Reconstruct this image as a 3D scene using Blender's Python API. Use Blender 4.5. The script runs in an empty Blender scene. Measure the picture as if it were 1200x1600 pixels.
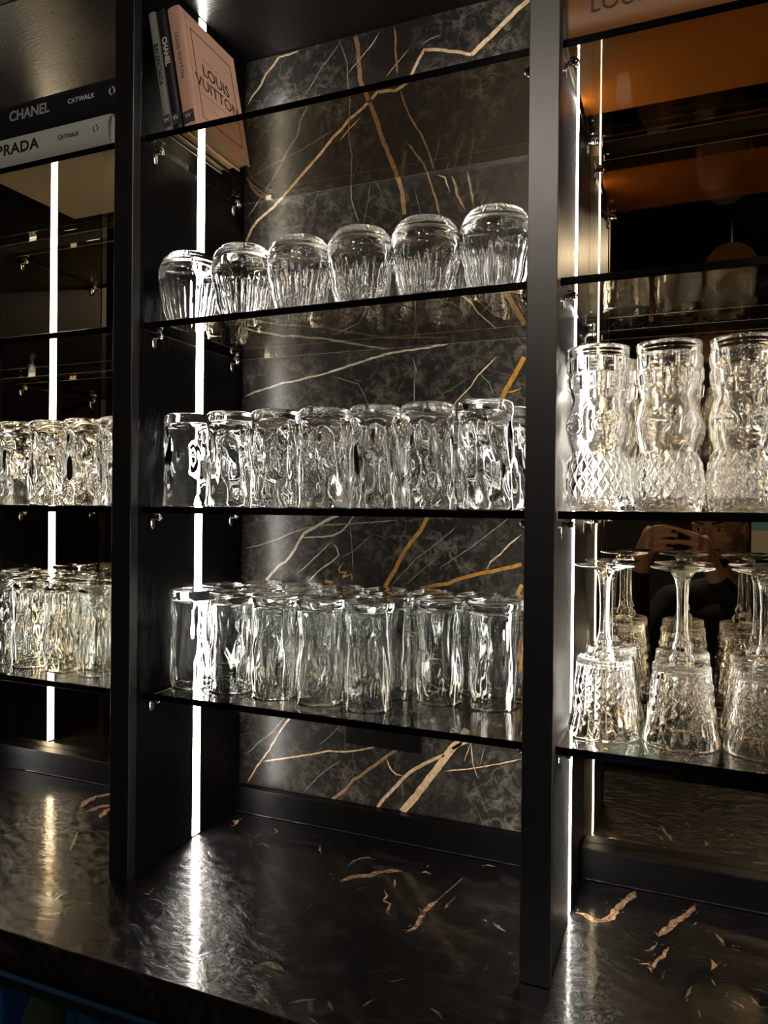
import bpy, bmesh, math, random
from mathutils import Vector, Matrix, noise
PI = math.pi
random.seed(7)
S = bpy.context.scene
COL = S.collection

# ------------------------------------------------------------------ camera, world, lights, exposure
CAM_Z = 1.42
cd = bpy.data.cameras.new('camera')
cd.sensor_fit = 'VERTICAL'; cd.sensor_height = 36.0; cd.lens = 1150.9 / 1600 * 36.0
cd.clip_start = 0.002
cam = bpy.data.objects.new('camera', cd); COL.objects.link(cam)
cr, cu, cf = (0.92504703, 0.37972905, 0.00968684), (-0.01099096, 0.00126646, 0.9999388), (-0.37969355, 0.92509688, -0.00534512)
cam.matrix_world = Matrix(((cr[0], cu[0], -cf[0], 0), (cr[1], cu[1], -cf[1], 0), (cr[2], cu[2], -cf[2], CAM_Z), (0, 0, 0, 1)))
S.camera = cam
S.view_settings.view_transform = 'Standard'; S.view_settings.look = 'None'
S.view_settings.exposure = 0.35; S.view_settings.gamma = 1.0; S.view_settings.use_curve_mapping = False
w = bpy.data.worlds.new('world'); S.world = w; w.use_nodes = True
w.node_tree.nodes['Background'].inputs[0].default_value = (0.5, 0.45, 0.42, 1)
w.node_tree.nodes['Background'].inputs[1].default_value = 0.012
LED_POWER = 30.0
LED_COLOR = (1.0, 0.95, 0.86)
cy = S.cycles
cy.max_bounces = 32; cy.transmission_bounces = 30; cy.glossy_bounces = 8; cy.diffuse_bounces = 2
cy.transparent_max_bounces = 24; cy.sample_clamp_indirect = 20.0; cy.blur_glossy = 0.3
cy.use_denoising = True
try:
    cy.denoiser = 'OPENIMAGEDENOISE'
except Exception:
    pass

# ------------------------------------------------------------------ helpers
def N(nt, t, **kw):
    n = nt.nodes.new(t)
    for k, v in kw.items():
        if k in n.inputs: n.inputs[k].default_value = v
        else: setattr(n, k, v)
    return n
def L(nt, a, b): nt.links.new(a, b)
def mat(name, color=(0.5, 0.5, 0.5), rough=0.5, metal=0.0, **kw):
    m = bpy.data.materials.new(name); m.use_nodes = True
    b = m.node_tree.nodes['Principled BSDF']
    b.inputs['Base Color'].default_value = (*color, 1)
    b.inputs['Roughness'].default_value = rough; b.inputs['Metallic'].default_value = metal
    for k, v in kw.items(): b.inputs[k.replace('_', ' ')].default_value = v
    return m
def bump(m, scale=(1, 1, 1), nscale=50.0, strength=0.1, dist=0.001, detail=4.0, rough_var=0.0):
    nt = m.node_tree; b = nt.nodes['Principled BSDF']
    tc = N(nt, 'ShaderNodeTexCoord'); mp = N(nt, 'ShaderNodeMapping'); mp.inputs['Scale'].default_value = scale
    no = N(nt, 'ShaderNodeTexNoise', Scale=nscale, Detail=detail)
    bu = N(nt, 'ShaderNodeBump', Strength=strength, Distance=dist)
    L(nt, tc.outputs['Object'], mp.inputs[0]); L(nt, mp.outputs[0], no.inputs['Vector'])
    L(nt, no.outputs['Fac'], bu.inputs['Height']); L(nt, bu.outputs[0], b.inputs['Normal'])
    if rough_var:
        mr = N(nt, 'ShaderNodeMapRange'); r = b.inputs['Roughness'].default_value
        mr.inputs[3].default_value = r - rough_var; mr.inputs[4].default_value = r + rough_var
        L(nt, no.outputs['Fac'], mr.inputs[0]); L(nt, mr.outputs[0], b.inputs['Roughness'])
    return m
def emit(name, color, power):
    m = bpy.data.materials.new(name); m.use_nodes = True; nt = m.node_tree
    nt.nodes.remove(nt.nodes['Principled BSDF'])
    e = N(nt, 'ShaderNodeEmission', Strength=power); e.inputs[0].default_value = (*color, 1)
    L(nt, e.outputs[0], nt.nodes['Material Output'].inputs[0]); return m
def glassmat(name, color, ior=1.5, rough=0.0):
    m = bpy.data.materials.new(name); m.use_nodes = True; nt = m.node_tree
    nt.nodes.remove(nt.nodes['Principled BSDF'])
    g = N(nt, 'ShaderNodeBsdfGlass', IOR=ior, Roughness=rough); g.inputs[0].default_value = (*color, 1)
    L(nt, g.outputs[0], nt.nodes['Material Output'].inputs[0]); return m
def panemat(name, tint):
    m = bpy.data.materials.new(name); m.use_nodes = True; nt = m.node_tree
    nt.nodes.remove(nt.nodes['Principled BSDF'])
    t = N(nt, 'ShaderNodeBsdfTransparent'); t.inputs[0].default_value = (*tint, 1)
    g = N(nt, 'ShaderNodeBsdfGlossy', Roughness=0.0); g.inputs[0].default_value = (1, 1, 1, 1)
    mx = N(nt, 'ShaderNodeMixShader')
    lw = N(nt, 'ShaderNodeLayerWeight')                       # reflectance of an air-glass face at the true angle (Schlick)
    p = N(nt, 'ShaderNodeMath', operation='POWER'); p.inputs[1].default_value = 5.0
    q = N(nt, 'ShaderNodeMath', operation='MULTIPLY_ADD'); q.inputs[1].default_value = 0.96; q.inputs[2].default_value = 0.04
    L(nt, lw.outputs['Facing'], p.inputs[0]); L(nt, p.outputs[0], q.inputs[0]); L(nt, q.outputs[0], mx.inputs[0])
    L(nt, t.outputs[0], mx.inputs[1]); L(nt, g.outputs[0], mx.inputs[2])
    L(nt, mx.outputs[0], nt.nodes['Material Output'].inputs[0]); return m

def obj(name, me, m=None, parent=None):
    if isinstance(me, bmesh.types.BMesh):
        b = me; me = bpy.data.meshes.new(name); b.to_mesh(me); b.free()
    o = bpy.data.objects.new(name, me); COL.objects.link(o)
    if m is not None:
        for k in (m if isinstance(m, (list, tuple)) else [m]): me.materials.append(k)
    if parent is not None: o.parent = parent
    return o
def smooth(me_or_o, angle=None):
    me = me_or_o.data if hasattr(me_or_o, 'data') else me_or_o
    me.polygons.foreach_set('use_smooth', [True] * len(me.polygons))
    if angle is not None:
        bm = bmesh.new(); bm.from_mesh(me)
        for e in bm.edges:
            if len(e.link_faces) == 2 and e.calc_face_angle(0) > angle: e.smooth = False
        bm.to_mesh(me); bm.free()
    return me_or_o
def box(bm, x0, x1, y0, y1, z0, z1, bev=0.0, M=None, mi=0, seg=2):
    r = bmesh.ops.create_cube(bm, size=1.0)
    vs = r['verts']
    for v in vs:
        v.co = Vector(((x0 + x1) / 2 + v.co.x * (x1 - x0), (y0 + y1) / 2 + v.co.y * (y1 - y0), (z0 + z1) / 2 + v.co.z * (z1 - z0)))
    if bev:
        es = list({e for v in vs for e in v.link_edges})
        r2 = bmesh.ops.bevel(bm, geom=es, offset=bev, segments=seg, affect='EDGES', profile=0.5)
        vs = list({v for f in r2['faces'] for v in f.verts} | {v for v in vs if v.is_valid})
    fs = {f for v in vs for f in v.link_faces}
    for f in fs: f.material_index = mi
    if M is not None:
        for v in {v for f in fs for v in f.verts}: v.co = M @ v.co
    return fs
def bx(name, x0, x1, y0, y1, z0, z1, m, parent=None, bev=0.0, M=None):
    bm = bmesh.new(); box(bm, x0, x1, y0, y1, z0, z1, bev, M)
    return obj(name, bm, m, parent)
def tube(bm, pts, r, seg=10, cap=True):
    pts = [Vector(p) for p in pts]; rings = []
    for i, p in enumerate(pts):
        d = (pts[min(i + 1, len(pts) - 1)] - pts[max(i - 1, 0)]).normalized()
        a = d.orthogonal().normalized() if i == 0 else (a - d * a.dot(d)).normalized()
        b = d.cross(a); rr = r[i] if isinstance(r, (list, tuple)) else r
        rings.append([bm.verts.new(p + (a * math.cos(2 * PI * k / seg) + b * math.sin(2 * PI * k / seg)) * rr) for k in range(seg)])
    for i in range(len(rings) - 1):
        for k in range(seg):
            bm.faces.new((rings[i][k], rings[i][(k + 1) % seg], rings[i + 1][(k + 1) % seg], rings[i + 1][k]))
    if cap:
        bm.faces.new(rings[0][::-1]); bm.faces.new(rings[-1])
    return rings
def ellip(bm, c, r, M=None, sub=3):
    q = bmesh.ops.create_icosphere(bm, subdivisions=sub, radius=1.0)
    for v in q['verts']:
        p = Vector((v.co.x * r[0], v.co.y * r[1], v.co.z * r[2]))
        if M is not None: p = M @ p
        v.co = p + Vector(c)
def lathe(prof, seg=64, disp=None, inv_h=None):
    """closed profile from axis to axis: list of (r, z, k); k is handed to disp(theta, r, z, k) -> new r"""
    bm = bmesh.new(); rings = []
    for r, z, k in prof:
        zz = z if inv_h is None else inv_h - z
        if r < 1e-6: rings.append([bm.verts.new((0, 0, zz))]); continue
        row = []
        for i in range(seg):
            t = 2 * PI * i / seg
            rr = disp(t, r, z, k) if disp and k else r
            row.append(bm.verts.new((rr * math.cos(t), rr * math.sin(t), zz)))
        rings.append(row)
    for a, b in zip(rings, rings[1:]):
        for i in range(seg):
            j = (i + 1) % seg
            if len(a) == 1 and len(b) == 1: continue
            if len(a) == 1: f = (a[0], b[j], b[i])
            elif len(b) == 1: f = (a[i], a[j], b[0])
            else: f = (a[i], a[j], b[j], b[i])
            bm.faces.new(f)
    bmesh.ops.recalc_face_normals(bm, faces=bm.faces)
    return bm
def smoothstep(a, b, x):
    t = max(0.0, min(1.0, (x - a) / (b - a))); return t * t * (3 - 2 * t)
def interp(tab, x):
    for (x0, y0), (x1, y1) in zip(tab, tab[1:]):
        if x <= x1: return y0 + (y1 - y0) * smoothstep(x0, x1, x) if x1 > x0 else y1
    return tab[-1][1]
def tag(o, label=None, cat=None, group=None, kind=None):
    if label: o['label'] = label
    if cat: o['category'] = cat
    if group: o['group'] = group
    if kind: o['kind'] = kind
    return o
def thing(name, label, cat, loc=(0, 0, 0), rot=(0, 0, 0), group=None):
    o = bpy.data.objects.new(name, None); COL.objects.link(o); o.empty_display_size = 0.02
    o.location = loc; o.rotation_euler = rot
    return tag(o, label, cat, group)
def dup(root, loc, rz, label, group=None):
    r = root.copy(); COL.objects.link(r); r.location = loc; r.rotation_euler = (0, 0, rz); r['label'] = label
    if group: r['group'] = group
    for ch in list(root.children):
        c = ch.copy(); COL.objects.link(c); c.parent = r
        for g in ch.children:
            d = g.copy(); COL.objects.link(d); d.parent = c
    return r
def textmesh(s, size, bold=0.0, shear=0.0, spacing=1.0, sx=1.0):
    cu_ = bpy.data.curves.new('txt', 'FONT'); cu_.body = s; cu_.size = size; cu_.offset = bold * size
    cu_.shear = shear; cu_.space_character = spacing; cu_.resolution_u = 3; cu_.extrude = 0.00012
    cu_.align_x = 'CENTER'; cu_.align_y = 'CENTER'
    o = bpy.data.objects.new('t', cu_); COL.objects.link(o)
    dg = bpy.context.evaluated_depsgraph_get(); dg.update()
    me = bpy.data.meshes.new_from_object(o.evaluated_get(dg)); bpy.data.objects.remove(o)
    me.materials.clear()
    for v in me.vertices: v.co.x *= sx
    return me
def frame(origin, right, up):
    r = Vector(right).normalized(); u = Vector(up).normalized(); n = r.cross(u)
    return Matrix(((r.x, u.x, n.x, origin[0]), (r.y, u.y, n.y, origin[1]), (r.z, u.z, n.z, origin[2]), (0, 0, 0, 1)))
def lettering(name, parent, s, size, origin, right, up, m, **kw):
    me = textmesh(s, size, **kw); me.transform(frame(origin, right, up))
    return obj(name, me, m, parent)

# ------------------------------------------------------------------ materials
M_black = bump(mat('black_brushed_laminate', (0.0045, 0.0045, 0.0048), 0.29, 0.0, Specular_IOR_Level=0.2), (40, 40, 1.2), 30, 0.22, 0.0006, 5, 0.06)
M_post = bump(mat('black_brushed_post', (0.005, 0.0052, 0.0048), 0.36, 0.0, Specular_IOR_Level=0.85), (40, 40, 1.2), 30, 0.12, 0.0005, 5, 0.04)
M_blackh = bump(mat('black_brushed_laminate_horizontal', (0.004, 0.004, 0.0043), 0.31, 0.0, Specular_IOR_Level=0.2), (1.5, 30, 30), 30, 0.35, 0.0008, 6, 0.06)
M_ceil = bump(mat('black_brushed_top_laminate', (0.012, 0.011, 0.010), 0.30, 0.3, Specular_IOR_Level=0.6), (2.5, 22, 22), 22, 0.5, 0.0012, 6, 0.08)
M_mirror = mat('bronze_mirror', (0.43, 0.355, 0.24), 0.0, 1.0)
M_led = emit('led_diffuser', LED_COLOR, LED_POWER)
M_alu = mat('brushed_aluminium', (0.6, 0.6, 0.6), 0.35, 1.0)
M_chrome = mat('chrome', (0.85, 0.85, 0.86), 0.08, 1.0)
M_glass = glassmat('clear_glass', (0.999, 0.999, 0.996), 1.5)
M_glassf = glassmat('carved_clear_glass', (0.999, 0.998, 0.994), 1.5, 0.085)
M_glassc = glassmat('cut_crystal_glass', (0.999, 0.998, 0.995), 1.52, 0.03)
M_glassg = glassmat('clear_glass_green_tinge', (0.993, 0.997, 0.994), 1.5)
M_pane = panemat('bronze_tinted_pane', (0.735, 0.68, 0.585))
M_edge = mat('dark_polished_glass_edge', (0.002, 0.002, 0.002), 0.15, 0.0, Specular_IOR_Level=0.15)
M_blackplastic = mat('black_plastic', (0.003, 0.003, 0.003), 0.4, Specular_IOR_Level=0.25)
M_bead = mat('clear_silicone', (0.02, 0.02, 0.02), 0.12)
M_gap = mat('dark_socket_gap', (0.05, 0.05, 0.05), 0.35)

def marble():
    m = mat('dark_veined_marble', (0.03, 0.028, 0.025), 0.27, 0.0, Specular_IOR_Level=0.33)
    nt = m.node_tree; b = nt.nodes['Principled BSDF']
    tc = N(nt, 'ShaderNodeTexCoord')
    n1 = N(nt, 'ShaderNodeTexNoise', Scale=5.0, Detail=6.0, Roughness=0.6); L(nt, tc.outputs['Object'], n1.inputs['Vector'])
    n2 = N(nt, 'ShaderNodeTexNoise', Scale=55.0, Detail=8.0, Roughness=0.75, Distortion=0.4); L(nt, tc.outputs['Object'], n2.inputs['Vector'])
    c1 = N(nt, 'ShaderNodeValToRGB'); c1.color_ramp.elements[0].position = 0.36; c1.color_ramp.elements[1].position = 0.64
    c1.color_ramp.elements[0].color = (0, 0, 0, 1); L(nt, n1.outputs['Fac'], c1.inputs[0])
    c2 = N(nt, 'ShaderNodeValToRGB'); c2.color_ramp.elements[0].position = 0.47; c2.color_ramp.elements[1].position = 0.72
    c2.color_ramp.elements[0].color = (0, 0, 0, 1); L(nt, n2.outputs['Fac'], c2.inputs[0])
    mu = N(nt, 'ShaderNodeMath', operation='MULTIPLY'); L(nt, c1.outputs[0], mu.inputs[0]); L(nt, c2.outputs[0], mu.inputs[1])
    mx = N(nt, 'ShaderNodeMix', data_type='RGBA'); L(nt, mu.outputs[0], mx.inputs['Factor'])
    mx.inputs['A'].default_value = (0.026, 0.024, 0.022, 1); mx.inputs['B'].default_value = (0.26, 0.235, 0.20, 1)
    # hairline veins
    wn = N(nt, 'ShaderNodeTexNoise', Scale=9.0, Detail=5.0); L(nt, tc.outputs['Object'], wn.inputs['Vector'])
    ad = N(nt, 'ShaderNodeMix', data_type='RGBA', blend_type='ADD'); ad.inputs['Factor'].default_value = 0.12
    L(nt, tc.outputs['Object'], ad.inputs['A']); L(nt, wn.outputs['Color'], ad.inputs['B'])
    vo = N(nt, 'ShaderNodeTexVoronoi', feature='DISTANCE_TO_EDGE', Scale=9.0); L(nt, ad.outputs['Result'], vo.inputs['Vector'])
    c3 = N(nt, 'ShaderNodeValToRGB'); c3.color_ramp.elements[0].position = 0.0; c3.color_ramp.elements[1].position = 0.012
    c3.color_ramp.elements[0].color = (0.5, 0.5, 0.5, 1); c3.color_ramp.elements[1].color = (0, 0, 0, 1); L(nt, vo.outputs['Distance'], c3.inputs[0])
    m3 = N(nt, 'ShaderNodeMath', operation='MULTIPLY'); L(nt, c3.outputs[0], m3.inputs[0]); L(nt, c1.outputs[0], m3.inputs[1])
    m4 = N(nt, 'ShaderNodeMix', data_type='RGBA'); L(nt, m3.outputs[0], m4.inputs['Factor']); L(nt, mx.outputs['Result'], m4.inputs['A'])
    m4.inputs['B'].default_value = (0.30, 0.24, 0.17, 1)
    L(nt, m4.outputs['Result'], b.inputs['Base Color'])
    return m
def vein(name, c, c2, lo=0.40, hi=0.56, sc=120.0):
    m = mat(name, c, 0.3); nt = m.node_tree; b = nt.nodes['Principled BSDF']
    tc = N(nt, 'ShaderNodeTexCoord'); n = N(nt, 'ShaderNodeTexNoise', Scale=sc, Detail=6.0, Roughness=0.8, Distortion=0.6); L(nt, tc.outputs['Object'], n.inputs['Vector'])
    r = N(nt, 'ShaderNodeValToRGB'); r.color_ramp.elements[0].position = lo; r.color_ramp.elements[1].position = hi
    r.color_ramp.elements[0].color = (*c2, 1); r.color_ramp.elements[1].color = (*c, 1)
    L(nt, n.outputs['Fac'], r.inputs[0]); L(nt, r.outputs[0], b.inputs['Base Color']); return m
M_marble = marble()
M_veins = [vein('cream_gold_vein', (0.82, 0.64, 0.42), (0.55, 0.30, 0.12)), vein('thin_white_vein', (0.30, 0.27, 0.22), (0.13, 0.11, 0.09)),
           vein('bronze_vein', (0.40, 0.25, 0.12), (0.20, 0.11, 0.05)), vein('ivory_vein', (0.58, 0.50, 0.38), (0.34, 0.25, 0.15)),
           vein('ochre_vein', (0.55, 0.27, 0.05), (0.28, 0.12, 0.02))]
def stone():
    m = mat('black_leathered_granite', (0.010, 0.009, 0.009), 0.27, 0.0, Specular_IOR_Level=0.28, Coat_Weight=0.55, Coat_Roughness=0.05)
    nt = m.node_tree; b = nt.nodes['Principled BSDF']
    tc = N(nt, 'ShaderNodeTexCoord'); mp = N(nt, 'ShaderNodeMapping'); mp.inputs['Scale'].default_value = (1.0, 1.6, 1.0); mp.inputs['Rotation'].default_value = (0, 0, 0.6)
    L(nt, tc.outputs['Object'], mp.inputs[0])
    n = N(nt, 'ShaderNodeTexNoise', Scale=38.0, Detail=6.0, Roughness=0.6, Distortion=1.2); L(nt, mp.outputs[0], n.inputs['Vector'])
    bu = N(nt, 'ShaderNodeBump', Strength=0.9, Distance=0.002); L(nt, n.outputs['Fac'], bu.inputs['Height']); L(nt, bu.outputs[0], b.inputs['Normal'])
    bc = N(nt, 'ShaderNodeBump', Strength=0.22, Distance=0.001); L(nt, n.outputs['Fac'], bc.inputs['Height']); L(nt, bc.outputs[0], b.inputs['Coat Normal'])
    n2 = N(nt, 'ShaderNodeTexNoise', Scale=11.0, Detail=8.0, Roughness=0.7, Distortion=2.0); L(nt, mp.outputs[0], n2.inputs['Vector'])
    r = N(nt, 'ShaderNodeValToRGB'); r.color_ramp.elements[0].position = 0.52; r.color_ramp.elements[1].position = 0.75
    r.color_ramp.elements[0].color = (0.004, 0.0036, 0.0036, 1); r.color_ramp.elements[1].color = (0.03, 0.026, 0.024, 1)
    L(nt, n2.outputs['Fac'], r.inputs[0]); L(nt, r.outputs[0], b.inputs['Base Color']); return m
M_stone = stone()
M_patch = [vein('copper_quartz_patch', (0.58, 0.34, 0.20), (0.02, 0.012, 0.008), 0.44, 0.60, 170.0), vein('olive_quartz_patch', (0.34, 0.26, 0.16), (0.015, 0.012, 0.009), 0.44, 0.62, 170.0), mat('dim_quartz_fleck', (0.09, 0.075, 0.055), 0.4)]

# ------------------------------------------------------------------ layout (metres; floor at z = 0, camera at x = y = 0)
ZC = 0.900                       # counter top
PITCH = 0.5765
POST_Y, PANEL_Y, MARBLE_Y, MIRROR_Y = 0.8055, 0.821, 1.081, 1.090
PX = [-0.7245 - PITCH, -0.7245, -0.1478, -0.1478 + PITCH]      # post centres
PW, PP = 0.0165, 0.0148          # half widths of post and panel
Z_CEIL = 2.183
SH_Z = [1.9395, 1.677, 1.4185, 1.157]      # shelf tops, highest first
SH_T = 0.009
SH_Y0, SH_Y1 = 0.829, 1.062
BAYS = ['left', 'middle', 'right']
BX = [(PX[i] + PP, PX[i + 1] - PP) for i in range(3)]

# ------------------------------------------------------------------ the room
def struct(name, x0, x1, y0, y1, z0, z1, m):
    return tag(bx(name, x0, x1, y0, y1, z0, z1, m), kind='structure')
M_floor = bump(mat('brown_stone_floor', (0.02, 0.015, 0.010), 0.35), (1, 1, 1), 6, 0.1, 0.001)
M_wall = mat('dark_plaster', (0.008, 0.0075, 0.007), 0.8)
struct('floor', -3.0, 3.0, -2.4, 1.16, -0.05, 0.0, M_floor)
struct('ceiling', -3.0, 3.0, -2.4, 1.16, 2.62, 2.67, M_wall)
struct('wall_back', -3.0, 3.0, 1.16, 1.22, 0.0, 2.62, M_wall)
struct('wall_front', -3.0, 3.0, -2.46, -2.4, 0.0, 2.62, M_wall)
struct('wall_left', -3.06, -3.0, -2.4, 1.16, 0.0, 2.62, M_wall)
struct('wall_right', 3.0, 3.06, -2.4, 1.16, 0.0, 2.62, M_wall)

# recessed ceiling lamps of the bar room
M_lamp = emit('warm_downlight', (1.0, 0.88, 0.74), 75.0)
for x, y, lab in [(-0.46, -0.85, 'round recessed ceiling downlight to the left behind the photographer'),
                  (0.55, -1.3, 'round recessed ceiling downlight to the right behind the photographer')]:
    t = thing('ceiling_light', lab, 'ceiling light', (x, y, 2.62))
    bm = bmesh.new(); tube(bm, [(0, 0, 0), (0, 0, -0.012)], [0.150, 0.145], 40); obj('trim_ring', bm, M_alu, t)
    bm = bmesh.new(); tube(bm, [(0, 0, -0.0125), (0, 0, -0.0145)], 0.130, 40); obj('diffuser', bm, M_lamp, t)

# ------------------------------------------------------------------ the shelving unit
unit = thing('bar_shelving_unit', 'black brushed back bar unit with three bays standing on the dark counter', 'shelving unit', (-0.4361, 0.95, ZC))
U = Vector(unit.location)
def ub(name, x0, x1, y0, y1, z0, z1, m, bev=0.0006, label=None):
    o = bx(name, x0 - U.x, x1 - U.x, y0 - U.y, y1 - U.y, z0 - U.z, z1 - U.z, m, unit, bev)
    if label: o['label'] = label
    return o
LED_Y0, LED_Y1 = 0.9530, 0.9705
for i, x in enumerate(PX):
    ub('post', x - PW, x + PW, POST_Y, PANEL_Y, ZC + 0.0005, 2.36, M_post, 0.0008)
    # side panel with a groove for the light on each lit face: front part, back part and the core between
    bm = bmesh.new()
    a = [x - PP - U.x, x + PP - U.x]; z0, z1 = ZC + 0.0005 - U.z, 2.36 - U.z
    box(bm, a[0], a[1], PANEL_Y - U.y, LED_Y0 - 0.001 - U.y, z0, z1, 0.0005)
    box(bm, a[0], a[1], LED_Y1 + 0.001 - U.y, MIRROR_Y + 0.03 - U.y, z0, z1, 0.0005)
    box(bm, x - 0.004 - U.x, x + 0.004 - U.x, LED_Y0 - 0.0015 - U.y, LED_Y1 + 0.0015 - U.y, z0, z1)
    obj('side_panel', bm, M_black, unit)
for i, (x0, x1) in enumerate(BX):
    ub('top_panel', x0, x1, PANEL_Y, MIRROR_Y + 0.03, Z_CEIL, Z_CEIL + 0.02, M_ceil)
    ub('header', x0, x1, POST_Y + 0.004, PANEL_Y, Z_CEIL + 0.001, 2.36, M_blackh)
    ub('plinth', x0 + 0.0003, x1 - 0.0003, 1.066, MIRROR_Y + 0.03, ZC + 0.0005, 0.9435, M_blackh, 0.0012)
for x0, x1 in BX:      # clear silicone bead along the foot of each plinth
    bm = bmesh.new(); rb = random.Random(int(x1 * 1000)); pts = []; q = x0 + 0.004
    while q < x1 - 0.002: pts.append((q - U.x, 1.0652 - U.y, 0.0016)); q += 0.006
    tube(bm, pts, [0.0010 + rb.uniform(-0.0004, 0.0004) for _ in pts], 8); smooth(obj('silicone_bead', bm, M_bead, unit))
ub('back_panel', PX[0], PX[3], MIRROR_Y + 0.031, MIRROR_Y + 0.045, ZC + 0.0005, 2.36, M_black)

# lights in the grooves
def led(x, side, label):
    t = thing('led_strip_light', label, 'light strip', (x + side * PP, (LED_Y0 + LED_Y1) / 2, ZC + 0.003), group='vertical light strips in the shelving panels')
    h = Z_CEIL - ZC - 0.005; s = side
    bm = bmesh.new(); a, b = sorted((-s * 0.0098, -s * 0.0035))
    box(bm, a, b, -0.0085, 0.0085, 0, h); obj('channel', bm, M_alu, t)
    bm = bmesh.new(); a, b = sorted((-s * 0.0032, s * 0.0002))
    box(bm, a, b, -0.0085, 0.0085, 0, h, 0.0006); obj('diffuser', bm, M_led, t)
led(PX[0], 1, 'warm white light strip seen only as yellowish reflection in the left bay mirror')
led(PX[1], -1, 'vertical light strip facing the left bay, hidden by the left post')
led(PX[1], 1, 'bright white vertical light strip down the left side of the marble bay')
led(PX[2], -1, 'vertical light strip facing the marble bay, hidden by the right post')
led(PX[2], 1, 'thin bright vertical light strip just right of the right post')
led(PX[3], -1, 'vertical light strip at the far right end of the goblet bay')

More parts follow.
